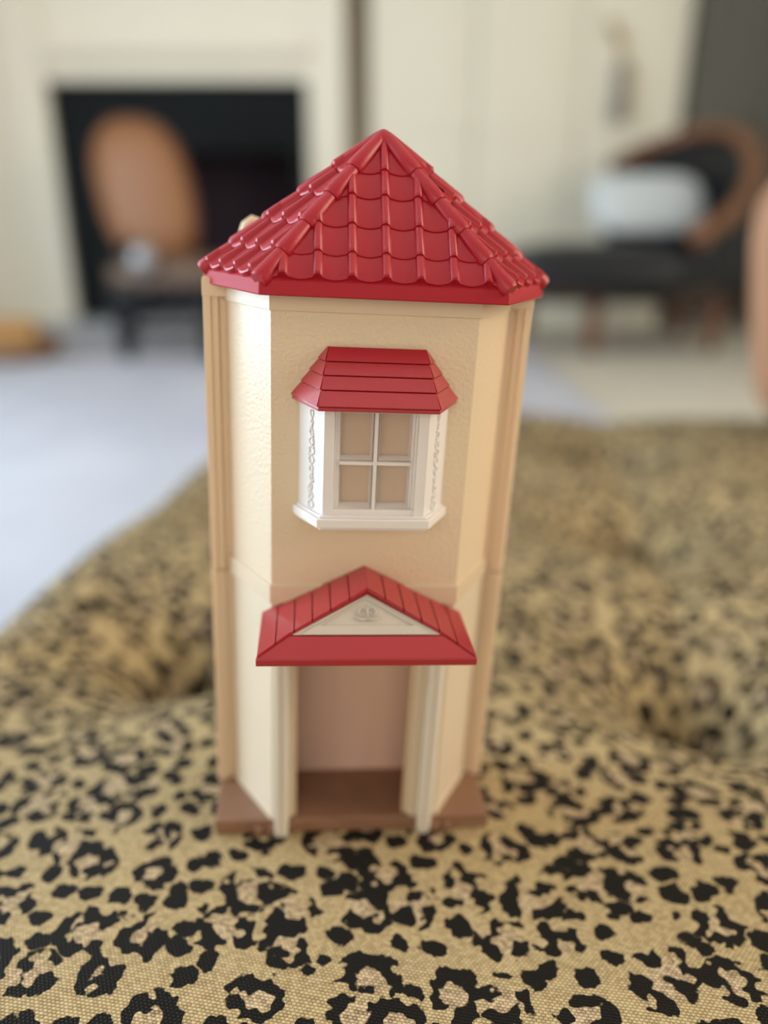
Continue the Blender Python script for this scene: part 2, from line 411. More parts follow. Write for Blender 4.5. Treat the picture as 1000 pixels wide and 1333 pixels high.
# ------------------------------------------------------------------ tan oval back chair
ch = thing('side_chair', 'oval backed tan leather side chair with black legs before the fireplace', 'chair', (-1.0, 3.32, 0.0125), 0)
def oval(n, a, b, tilt):
    """leaning shield-shaped back outline, in the chair's xz plane"""
    out = []
    for i in range(n):
        t = 2 * math.pi * i / n
        x = a * math.copysign(abs(math.cos(t)) ** 0.75, math.cos(t)); z = b * math.copysign(abs(math.sin(t)) ** 0.8, math.sin(t))
        out.append((x + tilt * z, z))
    return out
def slab(bm, ring, cx, cz, y, th, lean, puff):
    """puffed pad of outline ring; lean = y per z"""
    n = len(ring); L = []
    for s, sc_ in ((-1, 1.0), (-1, .72), (-1, .4)):
        L.append([bm.verts.new((cx + x * sc_, y - th - puff * (1 - sc_) ** .7 + lean * z * sc_, cz + z * sc_)) for x, z in ring])
    bk = [bm.verts.new((cx + x, y + lean * z, cz + z)) for x, z in ring]
    for a, b in zip(L, L[1:]):
        for j in range(n): bm.faces.new((a[j], a[(j + 1) % n], b[(j + 1) % n], b[j]))
    bm.faces.new(L[-1]); bm.faces.new(bk[::-1])
    for j in range(n): bm.faces.new((bk[j], bk[(j + 1) % n], L[0][(j + 1) % n], L[0][j]))
    return bm
ring = oval(36, 0.185, 0.275, -0.16)
link('backrest', slab(NB(), ring, 0.0, 0.625, 0.17, 0.03, 0.10, 0.03), 'tan', ch, True)
link('back_frame', tube(NB(), [(x * 1.03, 0.165 + 0.10 * z, 0.625 + z * 1.03) for x, z in ring + ring[:1]], 0.012, 8, False), 'redwood', ch, True)
mt = Matrix.Translation((0.16, -0.06, 0.325))
link('seat', pad(NB(), 0.235, 0.225, 0.062, 5, 3, 32, mt), 'seatbrown', ch, True)
link('seat_rail', box(NB(), -0.035, 0.35, -0.24, 0.15, 0.225, 0.272, 0.01), 'blackwood', ch)
for nm, x, y, top in (('leg', -0.035, -0.19, 0.40), ('leg', 0.31, -0.22, 0.25), ('leg', -0.12, 0.14, 0.40), ('leg', 0.28, 0.14, 0.40)):
    link(nm, tube(NB(), [(x, y, 0.0), (x, y, 0.1), (x, y, 0.25), (x, y, top)], [0.028, 0.034, 0.042, 0.03], 10), 'blackwood', ch, True)
link('stretcher', box(NB(), -0.035, 0.31, -0.21, -0.18, 0.10, 0.125, 0.004), 'blackwood', ch)
bm = NB(); bmesh.ops.create_uvsphere(bm, u_segments=16, v_segments=10, radius=0.052, matrix=Matrix.Translation((0.10, -0.30, 0.39)))
link('arm_stud', bm, 'stud', ch, True)
link('arm', tube(NB(), [(0.10, -0.27, 0.39), (-0.03, -0.08, 0.42), (-0.10, 0.16, 0.44)], 0.02, 8), 'blackwood', ch, True)

# log basket at far left
lb = thing('log_basket', 'low wicker basket of split logs at the left of the rug', 'basket', (-1.50, 3.14, 0.0125))
link('basket', lathe(NB(), [(.13, 0), (.17, .02), (.185, .06), (.19, .085), (.18, .085), (.17, .03), (.05, .02)], 24), 'wicker', lb, True)
LR = R(14)
for lab, dy, dz, m_ in (('split log lying in front in the wicker basket', -.062, .032, 'log'), ('bark covered log lying at the back of the wicker basket', .062, .032, 'bark'), ('honey coloured split log lying on top of the two others in the wicker basket', -.01, .096, 'log')):
    l_ = thing('log', lab, 'log', (-1.50 - dy * math.sin(LR), 3.14 + dy * math.cos(LR), 0.0125 + dz), LR, 'logs in the basket')
    pr = [(-.056, 0), (.056, 0), (.04, .05), (.0, .062), (-.04, .052)]
    bm = NB(); L_ = .105
    A = [bm.verts.new((-L_, p[0], p[1])) for p in pr]; B = [bm.verts.new((L_, p[0] * .95, p[1])) for p in pr]
    bm.faces.new(A); bm.faces.new(B[::-1])
    for j in range(5): bm.faces.new((A[j], A[(j + 1) % 5], B[(j + 1) % 5], B[j]))
    link('split_block', bevel_all(bm, .005), m_, l_)

# ------------------------------------------------------------------ tub armchair at right
ac = thing('tub_armchair', 'dark leather tub armchair with curved brown wooden rail beside the cupboard', 'armchair', (1.0, 3.4, 0))
K = 1.16
def A_(x, y, z): return Vector((x * K - 1.0, y * K - 3.4, 0.525 + (z - 0.525) * K))
rail = [A_(0.90, 3.28, 0.735), A_(0.98, 3.36, 0.775), A_(1.09, 3.40, 0.818), A_(1.20, 3.34, 0.852), A_(1.28, 3.22, 0.85), A_(1.315, 3.08, 0.80), A_(1.305, 2.96, 0.715), A_(1.25, 2.87, 0.61), A_(1.16, 2.82, 0.53), A_(1.085, 2.80, 0.495)]
def smooth_path(p, k=4):
    out = []
    for i in range(len(p) - 1):
        a, b, c, d = p[max(i - 1, 0)], p[i], p[i + 1], p[min(i + 2, len(p) - 1)]
        for s in range(k):
            t = s / k
            out.append(0.5 * ((2 * b) + (c - a) * t + (2 * a - 5 * b + 4 * c - d) * t * t + (3 * b - a - 3 * c + d) * t ** 3))
    return out + [p[-1]]
rp = smooth_path(rail)
link('top_rail', tube(NB(), rp, 0.034, 12), 'brownwood', ac, True)
bm = NB(); ctr = Vector((A_(1.03, 3.1, 0).x, A_(1.03, 3.1, 0).y, 0)); ins, outs = [], []
for p in rp:
    low = 0.24; d_ = (Vector((p.x, p.y, 0)) - ctr).normalized()
    ins.append([bm.verts.new(Vector((p.x, p.y, z)) - d_ * (0.02 + 0.05 * math.sin(math.pi * i / 4))) for i, z in enumerate(np.linspace(p.z - .005, low, 5))])
    outs.append([bm.verts.new(Vector((p.x, p.y, z)) + d_ * 0.018) for z in np.linspace(p.z - .005, low, 5)])
for i in range(len(rp) - 1):
    for j in range(4):
        bm.faces.new((ins[i][j], ins[i + 1][j], ins[i + 1][j + 1], ins[i][j + 1])); bm.faces.new((outs[i][j + 1], outs[i + 1][j + 1], outs[i + 1][j], outs[i][j]))
    bm.faces.new((ins[i][0], outs[i][0], outs[i + 1][0], ins[i + 1][0])); bm.faces.new((ins[i][4], ins[i + 1][4], outs[i + 1][4], outs[i][4]))
for s in (0, len(rp) - 1):
    for j in range(4): bm.faces.new((ins[s][j], ins[s][j + 1], outs[s][j + 1], outs[s][j]))
link('tub_back', bm, 'blackleather', ac, True)
bm = NB(); bmesh.ops.create_uvsphere(bm, u_segments=16, v_segments=10, radius=0.055, matrix=Matrix.Translation(rp[-1]))
link('arm_scroll', bm, 'brownwood', ac, True)
c_ = A_(0.81, 3.0, 0.37)
link('seat_cushion', pad(NB(), 0.40, 0.30, 0.125, 5, 3, 32, Matrix.Translation((c_.x - .03, c_.y, 0.33)) @ Matrix.Rotation(R(-6), 4, 'Z')), 'blackleather', ac, True)
link('seat_rail', box(NB(), c_.x - .28, c_.x + .42, c_.y - .27, c_.y + .27, 0.22, 0.28, 0.01), 'dark', ac)
for x, y in ((-0.11, -0.07), (-0.30, 0.45), (0.42, -0.02), (0.44, 0.45)):
    link('leg', tube(NB(), [(x, y, 0.0), (x, y, .03), (x - .005, y, .12), (x, y, .25)], [.022, .026, .03, .04], 10), 'redwood', ac, True)
mt = Matrix.Translation((1.15, 3.60, 0.605)) @ Matrix.Rotation(R(12), 4, 'Z') @ Matrix.Rotation(R(62), 4, 'X')
tag(link('cushion', pad(NB(), 0.27, 0.135, 0.05, 4, 2.2, 32, mt), 'greycloth', None, True), 'pale grey cushion leaning in the dark tub armchair', 'cushion')

# ------------------------------------------------------------------ leopard ottoman
OT = 0.28; TH = R(9.5)
e1 = Vector((math.cos(TH), -math.sin(TH))); e2 = Vector((math.sin(TH), math.cos(TH)))
TO = Vector((-0.0131, 0.2620, 0.2800))                       # tower base centre
TR = Matrix(((0.99467, -0.09057, 0.04926), (0.0907, 0.99588, -0.00046), (-0.04901, 0.00492, 0.99879)))
A0, A1, B0, B1 = -0.372, 0.90, -0.02, 1.13
RE = 0.07
ot = thing('ottoman', 'large square button-tufted ottoman in gold and black leopard print cloth', 'ottoman', (0, 0, 0))
step = 0.0042
us = np.arange(A0 - 0.22, A1 + 0.22 + step, step); vs2 = np.arange(B0 - 0.22, B1 + 0.22 + step, step)
Ug, Vg = np.meshgrid(us, vs2, indexing='ij')
qa = np.clip(Ug, A0 + RE, A1 - RE); qb = np.clip(Vg, B0 + RE, B1 - RE)
ea, eb = Ug - qa, Vg - qb; L = np.hypot(ea, eb) + 1e-9
arc = RE * math.pi / 2
hor = np.where(L < arc, RE * np.sin(np.minimum(L, arc) / RE), RE); drop = np.where(L < arc, RE * (1 - np.cos(np.minimum(L, arc) / RE)), RE + (L - arc))
X = qa + ea / L * hor; Y = qb + eb / L * hor; Z = OT - np.minimum(drop, 0.205)
# pillows between the buttons, with deep pits and soft pleats
TA = [-0.212 + 0.338 * i for i in range(4)]; TB = [0.430 + 0.255 * i for i in range(3)]
pa = np.abs(np.sin(np.pi * (X + 0.212) / 0.338)); pb = np.abs(np.sin(np.pi * (np.maximum(Y, 0.3025) - 0.175) / 0.255))
top = np.clip(1 - drop / 0.05, 0, 1)
pa = np.maximum(pa, np.clip((0.357 - Y) / 0.09, 0, 1)); pil = (np.clip(pa, .02, 1) ** 0.5 + np.clip(pb, .02, 1) ** 0.5) / 2 * np.clip(np.maximum(pa, pb), .02, 1) ** .6
Zp = -0.034 * (1 - pil)
for ta in TA:
    for tb in TB:
        r2_ = (X - ta) ** 2 + (Y - tb) ** 2; r_ = np.sqrt(r2_)
        Zp += -0.058 * np.exp(-(r_ / 0.029) ** 1.9) - 0.024 * np.exp(-r2_ / 0.062 ** 2)
# small hand-sewn unevenness
rs = np.random.RandomState(3)
for q in range(10):
    kx, ky, ph = rs.uniform(-25, 25), rs.uniform(-25, 25), rs.uniform(0, 6.28)
    Zp += 0.0006 * np.sin(kx * X + ky * Y + ph)
# the cushion gives way under the toy: level it to the toy's base there
WX = X * e1.x + Y * e2.x; WY = X * e1.y + Y * e2.y
n_ = TR @ Vector((0, 0, 1))
plane = -(n_.x * (WX - TO.x) + n_.y * (WY - TO.y)) / n_.z - 0.0004
rad = np.hypot((WX - (TO.x)) / 1.15, WY - (TO.y + 0.02))
sm = np.clip((rad - 0.055) / (0.15 - 0.055), 0, 1); sm = 1 - sm * sm * (3 - 2 * sm)
Zp = Zp * (1 - sm) + plane * sm
Z = Z + Zp * top
nu, nv = Ug.shape
co = np.stack([WX, WY, Z], -1).reshape(-1, 3)
idx = np.arange(nu * nv).reshape(nu, nv)
qd = np.stack([idx[:-1, :-1], idx[1:, :-1], idx[1:, 1:], idx[:-1, 1:]], -1).reshape(-1, 4)
me = bpy.data.meshes.new('upholstered_top')
me.vertices.add(len(co)); me.vertices.foreach_set('co', co.astype(np.float32).ravel())
me.loops.add(len(qd) * 4); me.loops.foreach_set('vertex_index', qd.ravel().astype(np.int32))
me.polygons.add(len(qd)); me.polygons.foreach_set('loop_start', np.arange(0, len(qd) * 4, 4, dtype=np.int32))
me.polygons.foreach_set('use_smooth', np.ones(len(qd), dtype=bool))
me.update(calc_edges=True)
uvl = me.uv_layers.new(name='uv')
uvv = np.stack([Ug, Vg], -1).reshape(-1, 2)[qd.ravel()]
uvl.data.foreach_set('uv', uvv.astype(np.float32).ravel())
link('upholstered_top', me, 'leopard', ot)
for ta in TA:
    for tb in TB:
        bx, by = ta * e1.x + tb * e2.x, ta * e1.y + tb * e2.y
        bm = NB(); bmesh.ops.create_uvsphere(bm, u_segments=14, v_segments=8, radius=0.015, matrix=Matrix.Translation((bx, by, OT - 0.096)) @ Matrix.Diagonal((1, 1, .5, 1)))
        link('button', bm, 'button', ot, True)
for a, b in ((A0 + .08, B0 + .08), (A1 - .08, B0 + .08), (A0 + .08, B1 - .08), (A1 - .08, B1 - .08)):
    fx, fy = a * e1.x + b * e2.x, a * e1.y + b * e2.y
    link('foot', lathe(NB(), [(.022, .0125), (.03, .03), (.034, .08), (.034, .09)], 14, fx, fy), 'dark', ot, True)
bm = NB()
q = [(A0 + .02, B0 + .02), (A1 - .02, B0 + .02), (A1 - .02, B1 - .02), (A0 + .02, B1 - .02)]
prism(bm, [(a * e1.x + b * e2.x, a * e1.y + b * e2.y) for a, b in q], 0.07, 0.10)
link('bottom_board', bm, 'dark', ot)

# terracotta cushion standing on the far right of the ottoman
mt = Matrix.Translation((0.682, 0.945, 0.455)) @ Matrix.Rotation(R(-6), 4, 'Z') @ Matrix.Rotation(R(-6), 4, 'Y') @ Matrix.Rotation(R(80), 4, 'X')
tag(link('throw_cushion', pad(NB(), 0.235, 0.165, 0.075, 5, 2.0, 36, mt), 'terra', None, True), 'terracotta cushion standing upright on the back right of the ottoman', 'cushion')

# ------------------------------------------------------------------ the toy tower
S = 0.6                                                        # tower drawing units to metres
tw = thing('toy_tower', 'cream plastic toy house tower with red tiled roof standing on the leopard print ottoman', 'toy house')
tw.matrix_world = Matrix.Translation(TO) @ TR.to_4x4()
def tp(name, bm, mat, parent=tw, bev=0.0, smooth=False, auto=0):
    if bev: bevel_all(bm, bev)
    for v in bm.verts: v.co *= S
    return link(name, bm, mat, parent, smooth, auto)
Fw, C1, W, YC, YB = 0.0582, 0.0872, 0.1, 0.0456, 0.085
ZB, Z1, Z2, HT = 0.012, 0.1835, 0.196, 0.374
T = 0.0035
def offs(d):
    """facade plan pushed out by d: side, corner, corner, side"""
    c = Vector((C1 - Fw, YC)).normalized(); nrm = Vector((c.y, -c.x)); k_ = math.tan(math.acos(min(1, -nrm.y * 1.0)) / 2)
    return [(-C1 - d * k_ * 0 - d * (1 / nrm.x) , YC), (-Fw - d * k_, -d), (Fw + d * k_, -d), (C1 + d * (1 / nrm.x), YC)]
def shell(bm, d0, d1, z0, z1, parts=(0, 1, 2)):
    a, b = offs(d0), offs(d1)
    for i in parts: prism(bm, [a[i], a[i + 1], b[i + 1], b[i]], z0, z1)
    return bm
# base
bm = NB(); box(bm, -0.098, 0.098, -0.0005, YB + .004, 0, ZB)
base = tp('base', bm, 'base', bev=0.0012)
for s in (-1, 1):
    for dx in (0.0, 0.0085):
        bm = NB(); box(bm, s * (0.0585 + dx) - .0032, s * (0.0585 + dx) + .0032, -0.0045, 0.001, 0.0005, 0.0075); tp('hinge_peg', bm, 'pink' if 0 else 'base', base, bev=0.001)
# lower storey with door opening
DX0, DX1, DZ = -0.0455, 0.0392, 0.163
bm = NB(); shell(bm, 0, -T, ZB, Z1, (0, 2))
box(bm, -Fw, DX0, 0, T, ZB, Z1); box(bm, DX1, Fw, 0, T, ZB, Z1); box(bm, DX0, DX1, 0, T, DZ, Z1)
lower = tp('lower_wall', bm, 'wall_smooth')
bm = NB(); shell(bm, 0, -T, Z2, HT)
upper = tp('upper_wall', bm, 'wall')
bm = NB(); shell(bm, 0.0016, -T, Z1, Z2); tp('waist_band', bm, 'band', bev=0.0003)
bm = NB(); shell(bm, 0.0013, -0.001, HT - 0.012, HT); tp('cornice', bm, 'band', bev=0.0003)
for i in (0, 2):
    bm = NB(); shell(bm, 0.0009, 0, ZB, ZB + 0.004, (i,)); tp('skirting', bm, 'wall_smooth')
# edge strips at both sides, upper and lower
for s in (-1, 1):
    for z0, z1 in ((ZB, Z1 + .001), (Z1 + .0022, HT + .001)):
        bm = NB()
        xs = sorted((s * (W - .0045), s * W)); box(bm, xs[0], xs[1], YC - .0035, YC + .003, z0, z1)
        xs = sorted((s * (W - .0088), s * (W - .0045))); box(bm, xs[0], xs[1], YC - .0018, YC + .003, z0, z1)
        xs = sorted((s * (C1 - .002), s * (W - .0088))); box(bm, xs[0], xs[1], YC + .0006, YC + .003, z0, z1)
        st = tp('edge_strip', bm, 'strip', bev=0.0003)
    bm = NB(); xs = sorted((s * (C1 - .001), s * (W + .0003))); box(bm, xs[0], xs[1], YC - .004, YC + .001, HT - .010, HT); tp('strip_cap', bm, 'strip', bev=.0003)
    bm = NB(); xs = sorted((s * (W - .004), s * (W - .0005))); box(bm, xs[0], xs[1], YC + .003, YB, ZB, HT); tp('side_wall', bm, 'strip')
# interior of the ground floor
bm = NB(); box(bm, -W + .004, W - .004, YC + .006, YC + .008, ZB, Z1); tp('inner_wall', bm, 'inner')
bm = NB(); prism(bm, [(-C1 + .004, YC + .03), (-C1 + .004, YC), (-Fw + .002, T + .0005), (Fw - .002, T + .0005), (C1 - .004, YC), (C1 - .004, YC + .03)], Z1 + .002, Z1 + .005); tp('upper_floor', bm, 'base')
# door frame
df = NB()
box(df, DX0 - .001, DX0 + .0022, -0.0012, T + .003, ZB + .003, DZ); box(df, DX1 - .0028, DX1 + .001, -0.0012, T + .003, ZB + .003, DZ)
box(df, DX0, DX1, -0.0012, T + .003, DZ - .004, DZ + .002)
frame = tp('door_frame', df, 'wall_smooth', bev=.0004)
for x0, x1 in ((DX0 + .0022, DX0 + .0040), (DX1 - .0050, DX1 - .0028)):
    bm = NB(); box(bm, x0, x1, .0025, T + .006, ZB + .001, DZ - .004); tp('door_stop', bm, 'strip', frame, bev=.0003)
# porch posts: fluted, tapering to a foot
for x in (-0.0515, 0.0495):
    bm = NB(); rings = []
    sec = [(-1, -.75), (-.62, -1), (-.18, -1), (-.12, -.72), (.12, -.72), (.18, -1), (.62, -1), (1, -.75), (1, 1), (-1, 1)]
    for z, k_ in ((0.0, .70), (.003, .86), (.012, .95), (.024, 1.0), (.16, 1.02), (.1705, 1.02)):
        rings.append([bm.verts.new((x + px_ * .0052 * k_, -.0022 + py_ * .0042 * k_, z)) for px_, py_ in sec])
    n = len(sec)
    for a, b in zip(rings, rings[1:]):
        for j in range(n): bm.faces.new((a[j], a[(j + 1) % n], b[(j + 1) % n], b[j]))
    bm.faces.new(rings[0][::-1]); bm.faces.new(rings[-1])
    tp('porch_post', bm, 'post')

# ---- porch roof: gable of planks, leaning pediment, forward skirt
PX = -0.0008; ER, EZ = 0.0635, 0.1745
ridge_b, ridge_f = Vector((PX, 0.0, .2083)), Vector((PX, -.0305, .2083))
def slope_pt(x, y, up=0.0):                                     # on the gable slopes
    return Vector((PX + x, y, .2083 - abs(x) * (.2083 - EZ - .001) / ER + up))
def front_y(ax):                                                # front edge of the gable at |x|
    return -.0305 - ax / .0462 * .0125 if ax <= .0462 else -.043 - (ax - .0462) / (ER - .0462) * .0095
bm = NB(); core = []
mz = slope_pt(.0462, 0).z
pts = [(PX, 0, .2075), (PX, -.030, .2075), (PX - .0462, -.0425, mz - .0008), (PX + .0462, -.0425, mz - .0008), (PX - ER, 0, EZ), (PX + ER, 0, EZ), (PX - ER, -.0525, EZ), (PX + ER, -.0525, EZ),
       (PX - ER, 0, EZ - .004), (PX + ER, 0, EZ - .004), (PX - ER, -.0525, EZ - .004), (PX + ER, -.0525, EZ - .004),
       (PX, -.0285, .2040), (PX - .0425, -.0405, mz - .0005), (PX + .0425, -.0405, mz - .0005)]
solid(bm, pts, [(0, 1, 2, 6, 4), (0, 5, 7, 3, 1), (2, 3, 7, 6), (4, 6, 10, 8), (5, 9, 11, 7), (6, 7, 11, 10), (8, 10, 11, 9), (0, 4, 8, 9, 5),
                (1, 12, 13, 2), (1, 3, 14, 12), (2, 13, 14, 3), (12, 14, 13)])
porch = tp('porch_roof', bm, 'red2')
edges = [0.0, .0105, .0215, .0320, .0425, .0530, ER]
for s in (-1, 1):
    for a, b in zip(edges, edges[1:]):
        g_ = .0003; a2, b2 = a + (g_ if a else 0), b - g_
        q0 = [slope_pt(s * a2, .0), slope_pt(s * b2, .0), slope_pt(s * b2, front_y(b2)), slope_pt(s * a2, front_y(a2))]
        if a2 < .0462 < b2: q0.insert(3, slope_pt(s * .0462, -.043))
        lo = [p + Vector((0, 0, -.0016)) for p in q0]; hi = [p + Vector((0, 0, .0012)) for p in q0]
        bm = NB(); vl = [bm.verts.new(p) for p in lo]; vh = [bm.verts.new(p) for p in hi]; n = len(q0)
        bm.faces.new(vl); bm.faces.new(vh[::-1])
        for j in range(n): bm.faces.new((vl[j], vl[(j + 1) % n], vh[(j + 1) % n], vh[j]))
        tp('plank', bm, 'red2', porch, bev=.00025)
# forward skirt board, fascia
bm = NB(); a_, b_2 = slope_pt(.0468, 0).z, EZ + .0004
solid(bm, [(PX - .0450, -.0436, a_), (PX + .0450, -.0436, a_), (PX + ER - .0008, -.0530, b_2), (PX - ER + .0008, -.0530, b_2),
           (PX - .0450, -.0420, a_ - .002), (PX + .0450, -.0420, a_ - .002), (PX + ER - .0008, -.0515, b_2 - .002), (PX - ER + .0008, -.0515, b_2 - .002)],
      [(0, 1, 2, 3), (7, 6, 5, 4), (0, 4, 5, 1), (1, 5, 6, 2), (2, 6, 7, 3), (3, 7, 4, 0)])
tp('skirt_board', bm, 'red2', porch, bev=.0002)
bm = NB(); box(bm, PX - ER - .0004, PX + ER + .0004, -.0535, -.0505, EZ - .0042, EZ + .0002); tp('fascia', bm, 'red2', porch, bev=.0003)
# white pediment panel with a raised flower sprig and border
def ped(u, v, out=0.0):                                         # u across, v 0..1 up the leaning triangle
    y = -.0420 + .0122 * v - out; z = mz - .0003 + (.2042 - mz) * v + out * .4
    return Vector((PX + u, y, z))
bm = NB(); A = [ped(-.0440, 0), ped(.0440, 0), ped(0, 1.0)]; B = [p + Vector((0, .002, 0)) for p in A]
va_ = [bm.verts.new(p) for p in A]; vb_ = [bm.verts.new(p) for p in B]
bm.faces.new(va_); bm.faces.new(vb_[::-1])
for j in range(3): bm.faces.new((va_[j], va_[(j + 1) % 3], vb_[(j + 1) % 3], vb_[j]))
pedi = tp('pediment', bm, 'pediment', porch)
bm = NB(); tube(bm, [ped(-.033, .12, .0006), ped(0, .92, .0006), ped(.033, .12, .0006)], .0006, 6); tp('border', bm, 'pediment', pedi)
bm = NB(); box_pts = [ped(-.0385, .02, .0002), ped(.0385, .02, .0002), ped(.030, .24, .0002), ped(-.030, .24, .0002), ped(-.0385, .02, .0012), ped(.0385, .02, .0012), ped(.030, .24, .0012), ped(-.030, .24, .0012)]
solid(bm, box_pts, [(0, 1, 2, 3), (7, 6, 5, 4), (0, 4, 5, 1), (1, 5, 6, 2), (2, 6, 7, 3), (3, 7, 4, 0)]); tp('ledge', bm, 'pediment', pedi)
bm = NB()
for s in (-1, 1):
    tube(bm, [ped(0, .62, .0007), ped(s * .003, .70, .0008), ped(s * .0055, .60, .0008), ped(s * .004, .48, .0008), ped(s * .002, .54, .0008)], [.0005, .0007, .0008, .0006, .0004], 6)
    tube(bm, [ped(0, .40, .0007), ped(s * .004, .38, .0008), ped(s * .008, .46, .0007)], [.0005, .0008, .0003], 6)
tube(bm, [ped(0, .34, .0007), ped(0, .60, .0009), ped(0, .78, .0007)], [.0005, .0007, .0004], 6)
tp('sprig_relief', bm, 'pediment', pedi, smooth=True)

# ---- bay window
BX = 0.0012; BF, BYF = 0.0292, -0.0215; BS = 0.0432
SZ0, SZ1 = 0.2495, 0.316
bayo = tp('bay_window', box(NB(), BX - BS + .004, BX + BS - .004, -.0006, .0002, SZ0, SZ1), 'wall')
for sg in (-1, 1):
    bm = NB(); prism(bm, [(BX + sg * BS, 0), (BX + sg * BF, BYF), (BX + sg * (BF - .001), BYF + .001), (BX + sg * (BS - .0015), 0)], SZ0, SZ1)
    tp('side_panel', bm, 'white', bayo)
# front sash frame: stepped outer frame, muntins
bm = NB()
ox0, ox1 = BX - BF, BX + BF
box(bm, ox0, ox0 + .0058, BYF, BYF + .007, SZ0, SZ1); box(bm, ox1 - .0058, ox1, BYF, BYF + .007, SZ0, SZ1)
box(bm, ox0, ox1, BYF + .001, BYF + .007, SZ0, SZ0 + .0045); box(bm, ox0, ox1, BYF + .001, BYF + .007, SZ1 - .005, SZ1)
tp('outer_frame', bm, 'white', bayo, bev=.0004)
for sg, xo in ((1, ox0), (-1, ox1)):
    bm = NB()
    for i_, (u0, u1) in enumerate(((.0058, .0072), (.0072, .0088))):
        xs = sorted((xo + sg * u0, xo + sg * u1)); box(bm, xs[0], xs[1], BYF + .0022 + i_ * .002, BYF + .008 + i_ * .001, SZ0 + .0045, SZ1 - .005)
    tp('inner_stile', bm, 'white', bayo, bev=.0002)
ix0, ix1 = ox0 + .0088, ox1 - .0088; cx_ = (ix0 + ix1) / 2; zm = 0.2815
z_lo, z_hi = SZ0 + .0045, SZ1 - .005
def bevbar(bm, x0, x1, z0, z1, y0, y1, tx, tz):
    """bar with sloping flanks: front narrower than back"""
    solid(bm, [(x0 + tx, y0, z0 + tz), (x1 - tx, y0, z0 + tz), (x1 - tx, y0, z1 - tz), (x0 + tx, y0, z1 - tz), (x0, y1, z0), (x1, y1, z0), (x1, y1, z1), (x0, y1, z1)],
          [(0, 1, 2, 3), (7, 6, 5, 4), (0, 4, 5, 1), (1, 5, 6, 2), (2, 6, 7, 3), (3, 7, 4, 0)])
bm = NB(); bevbar(bm, cx_ - .0018, cx_ + .0018, z_lo, z_hi, BYF + .0022, BYF + .0105, .0008, 0)
tp('muntin', bm, 'white', bayo)
bm = NB(); bevbar(bm, ix0, ix1, zm - .0018, zm + .0016, BYF + .0026, BYF + .0105, 0, .0008); tp('muntin', bm, 'white', bayo)
for x0, x1 in ((ix0, cx_ - .0016), (cx_ + .0016, ix1)):
    for z0, z1 in ((z_lo, zm - .0016), (zm + .0014, z_hi)):
        bm = NB()                                               # sloping reveal round every pane
        t_ = .0011; y0, y1 = BYF + .0045, BYF + .0092
        P_ = [(x0, y0, z0), (x1, y0, z0), (x1, y0, z1), (x0, y0, z1), (x0 + t_, y1, z0 + t_ + .0006), (x1 - t_, y1, z0 + t_ + .0006), (x1 - t_, y1, z1 - t_), (x0 + t_, y1, z1 - t_),
              (x0, y1 + .0006, z0), (x1, y1 + .0006, z0), (x1, y1 + .0006, z1), (x0, y1 + .0006, z1), (x0 + t_, y1 + .0006, z0 + t_ + .0006), (x1 - t_, y1 + .0006, z0 + t_ + .0006), (x1 - t_, y1 + .0006, z1 - t_), (x0 + t_, y1 + .0006, z1 - t_)]
        F_ = []
        for j in range(4):
            k2 = (j + 1) % 4
            F_ += [(j, k2, 4 + k2, 4 + j), (8 + j, 12 + j, 12 + k2, 8 + k2), (j, 8 + j, 8 + k2, k2), (4 + j, 4 + k2, 12 + k2, 12 + j)]
        solid(bm, P_, F_)
        tp('reveal', bm, 'white', bayo)
        bm = NB(); box(bm, x0 + .001, x1 - .001, BYF + .0099, BYF + .0105, z0 + .001, z1 - .001); tp('pane', bm, 'paneglass', bayo)
# sill
def ringpts(half, yf, side): return [(BX - side, .0), (BX - half, yf), (BX + half, yf), (BX + side, .0)]
bm = NB(); prism(bm, ringpts(.0325, -.0250, .0468), SZ0 - .0055, SZ0); tp('sill', bm, 'white', bayo, bev=.0005)
bm = NB(); prism(bm, ringpts(.0308, -.0232, .0450), SZ0, SZ0 + .0012); tp('sill_step', bm, 'white', bayo, bev=.0003)
bm = NB(); prism(bm, ringpts(.0305, -.0228, .0450), SZ0 - .0072, SZ0 - .0055); tp('sill_apron', bm, 'white', bayo)
# climbing vine moulded on both side faces
for s in (-1, 1):
    d_ = Vector((BF - BS, BYF, 0)).normalized(); base_ = Vector((BX + s * BS, 0, 0)); nrm = Vector((s * -d_.y, d_.x, 0)).normalized()
    if nrm.y > 0: nrm = -nrm
    def sp_(u, z): return base_ + Vector((s * d_.x, d_.y, 0)) * u + Vector((0, 0, z)) + nrm * .0003
    bm = NB(); wlen = math.hypot(BF - BS, BYF); z_a, z_b = SZ0 + .002, SZ1 - .006
    for ph in (0, math.pi):
        pts = [sp_(wlen * .52 + .0022 * math.sin(i * .95 + ph) * (1 + .5 * math.cos(i * .3)), z_a + (z_b - z_a) * i / 36) for i in range(37)]
        tube(bm, pts, .00042, 5)
    rv = random.Random(5 + s)
    for i in range(22):
        z = z_a + .004 + (z_b - z_a - .012) * i / 21; u = wlen * .52 + rv.uniform(-.0026, .0026)
        m4 = Matrix.Translation(sp_(u, z)) @ Matrix.Diagonal((.0009, .0006, .0013, 1))
        bmesh.ops.create_icosphere(bm, subdivisions=1, radius=1.0, matrix=m4)
    tp('vine_relief', bm, 'white', bayo, smooth=True)
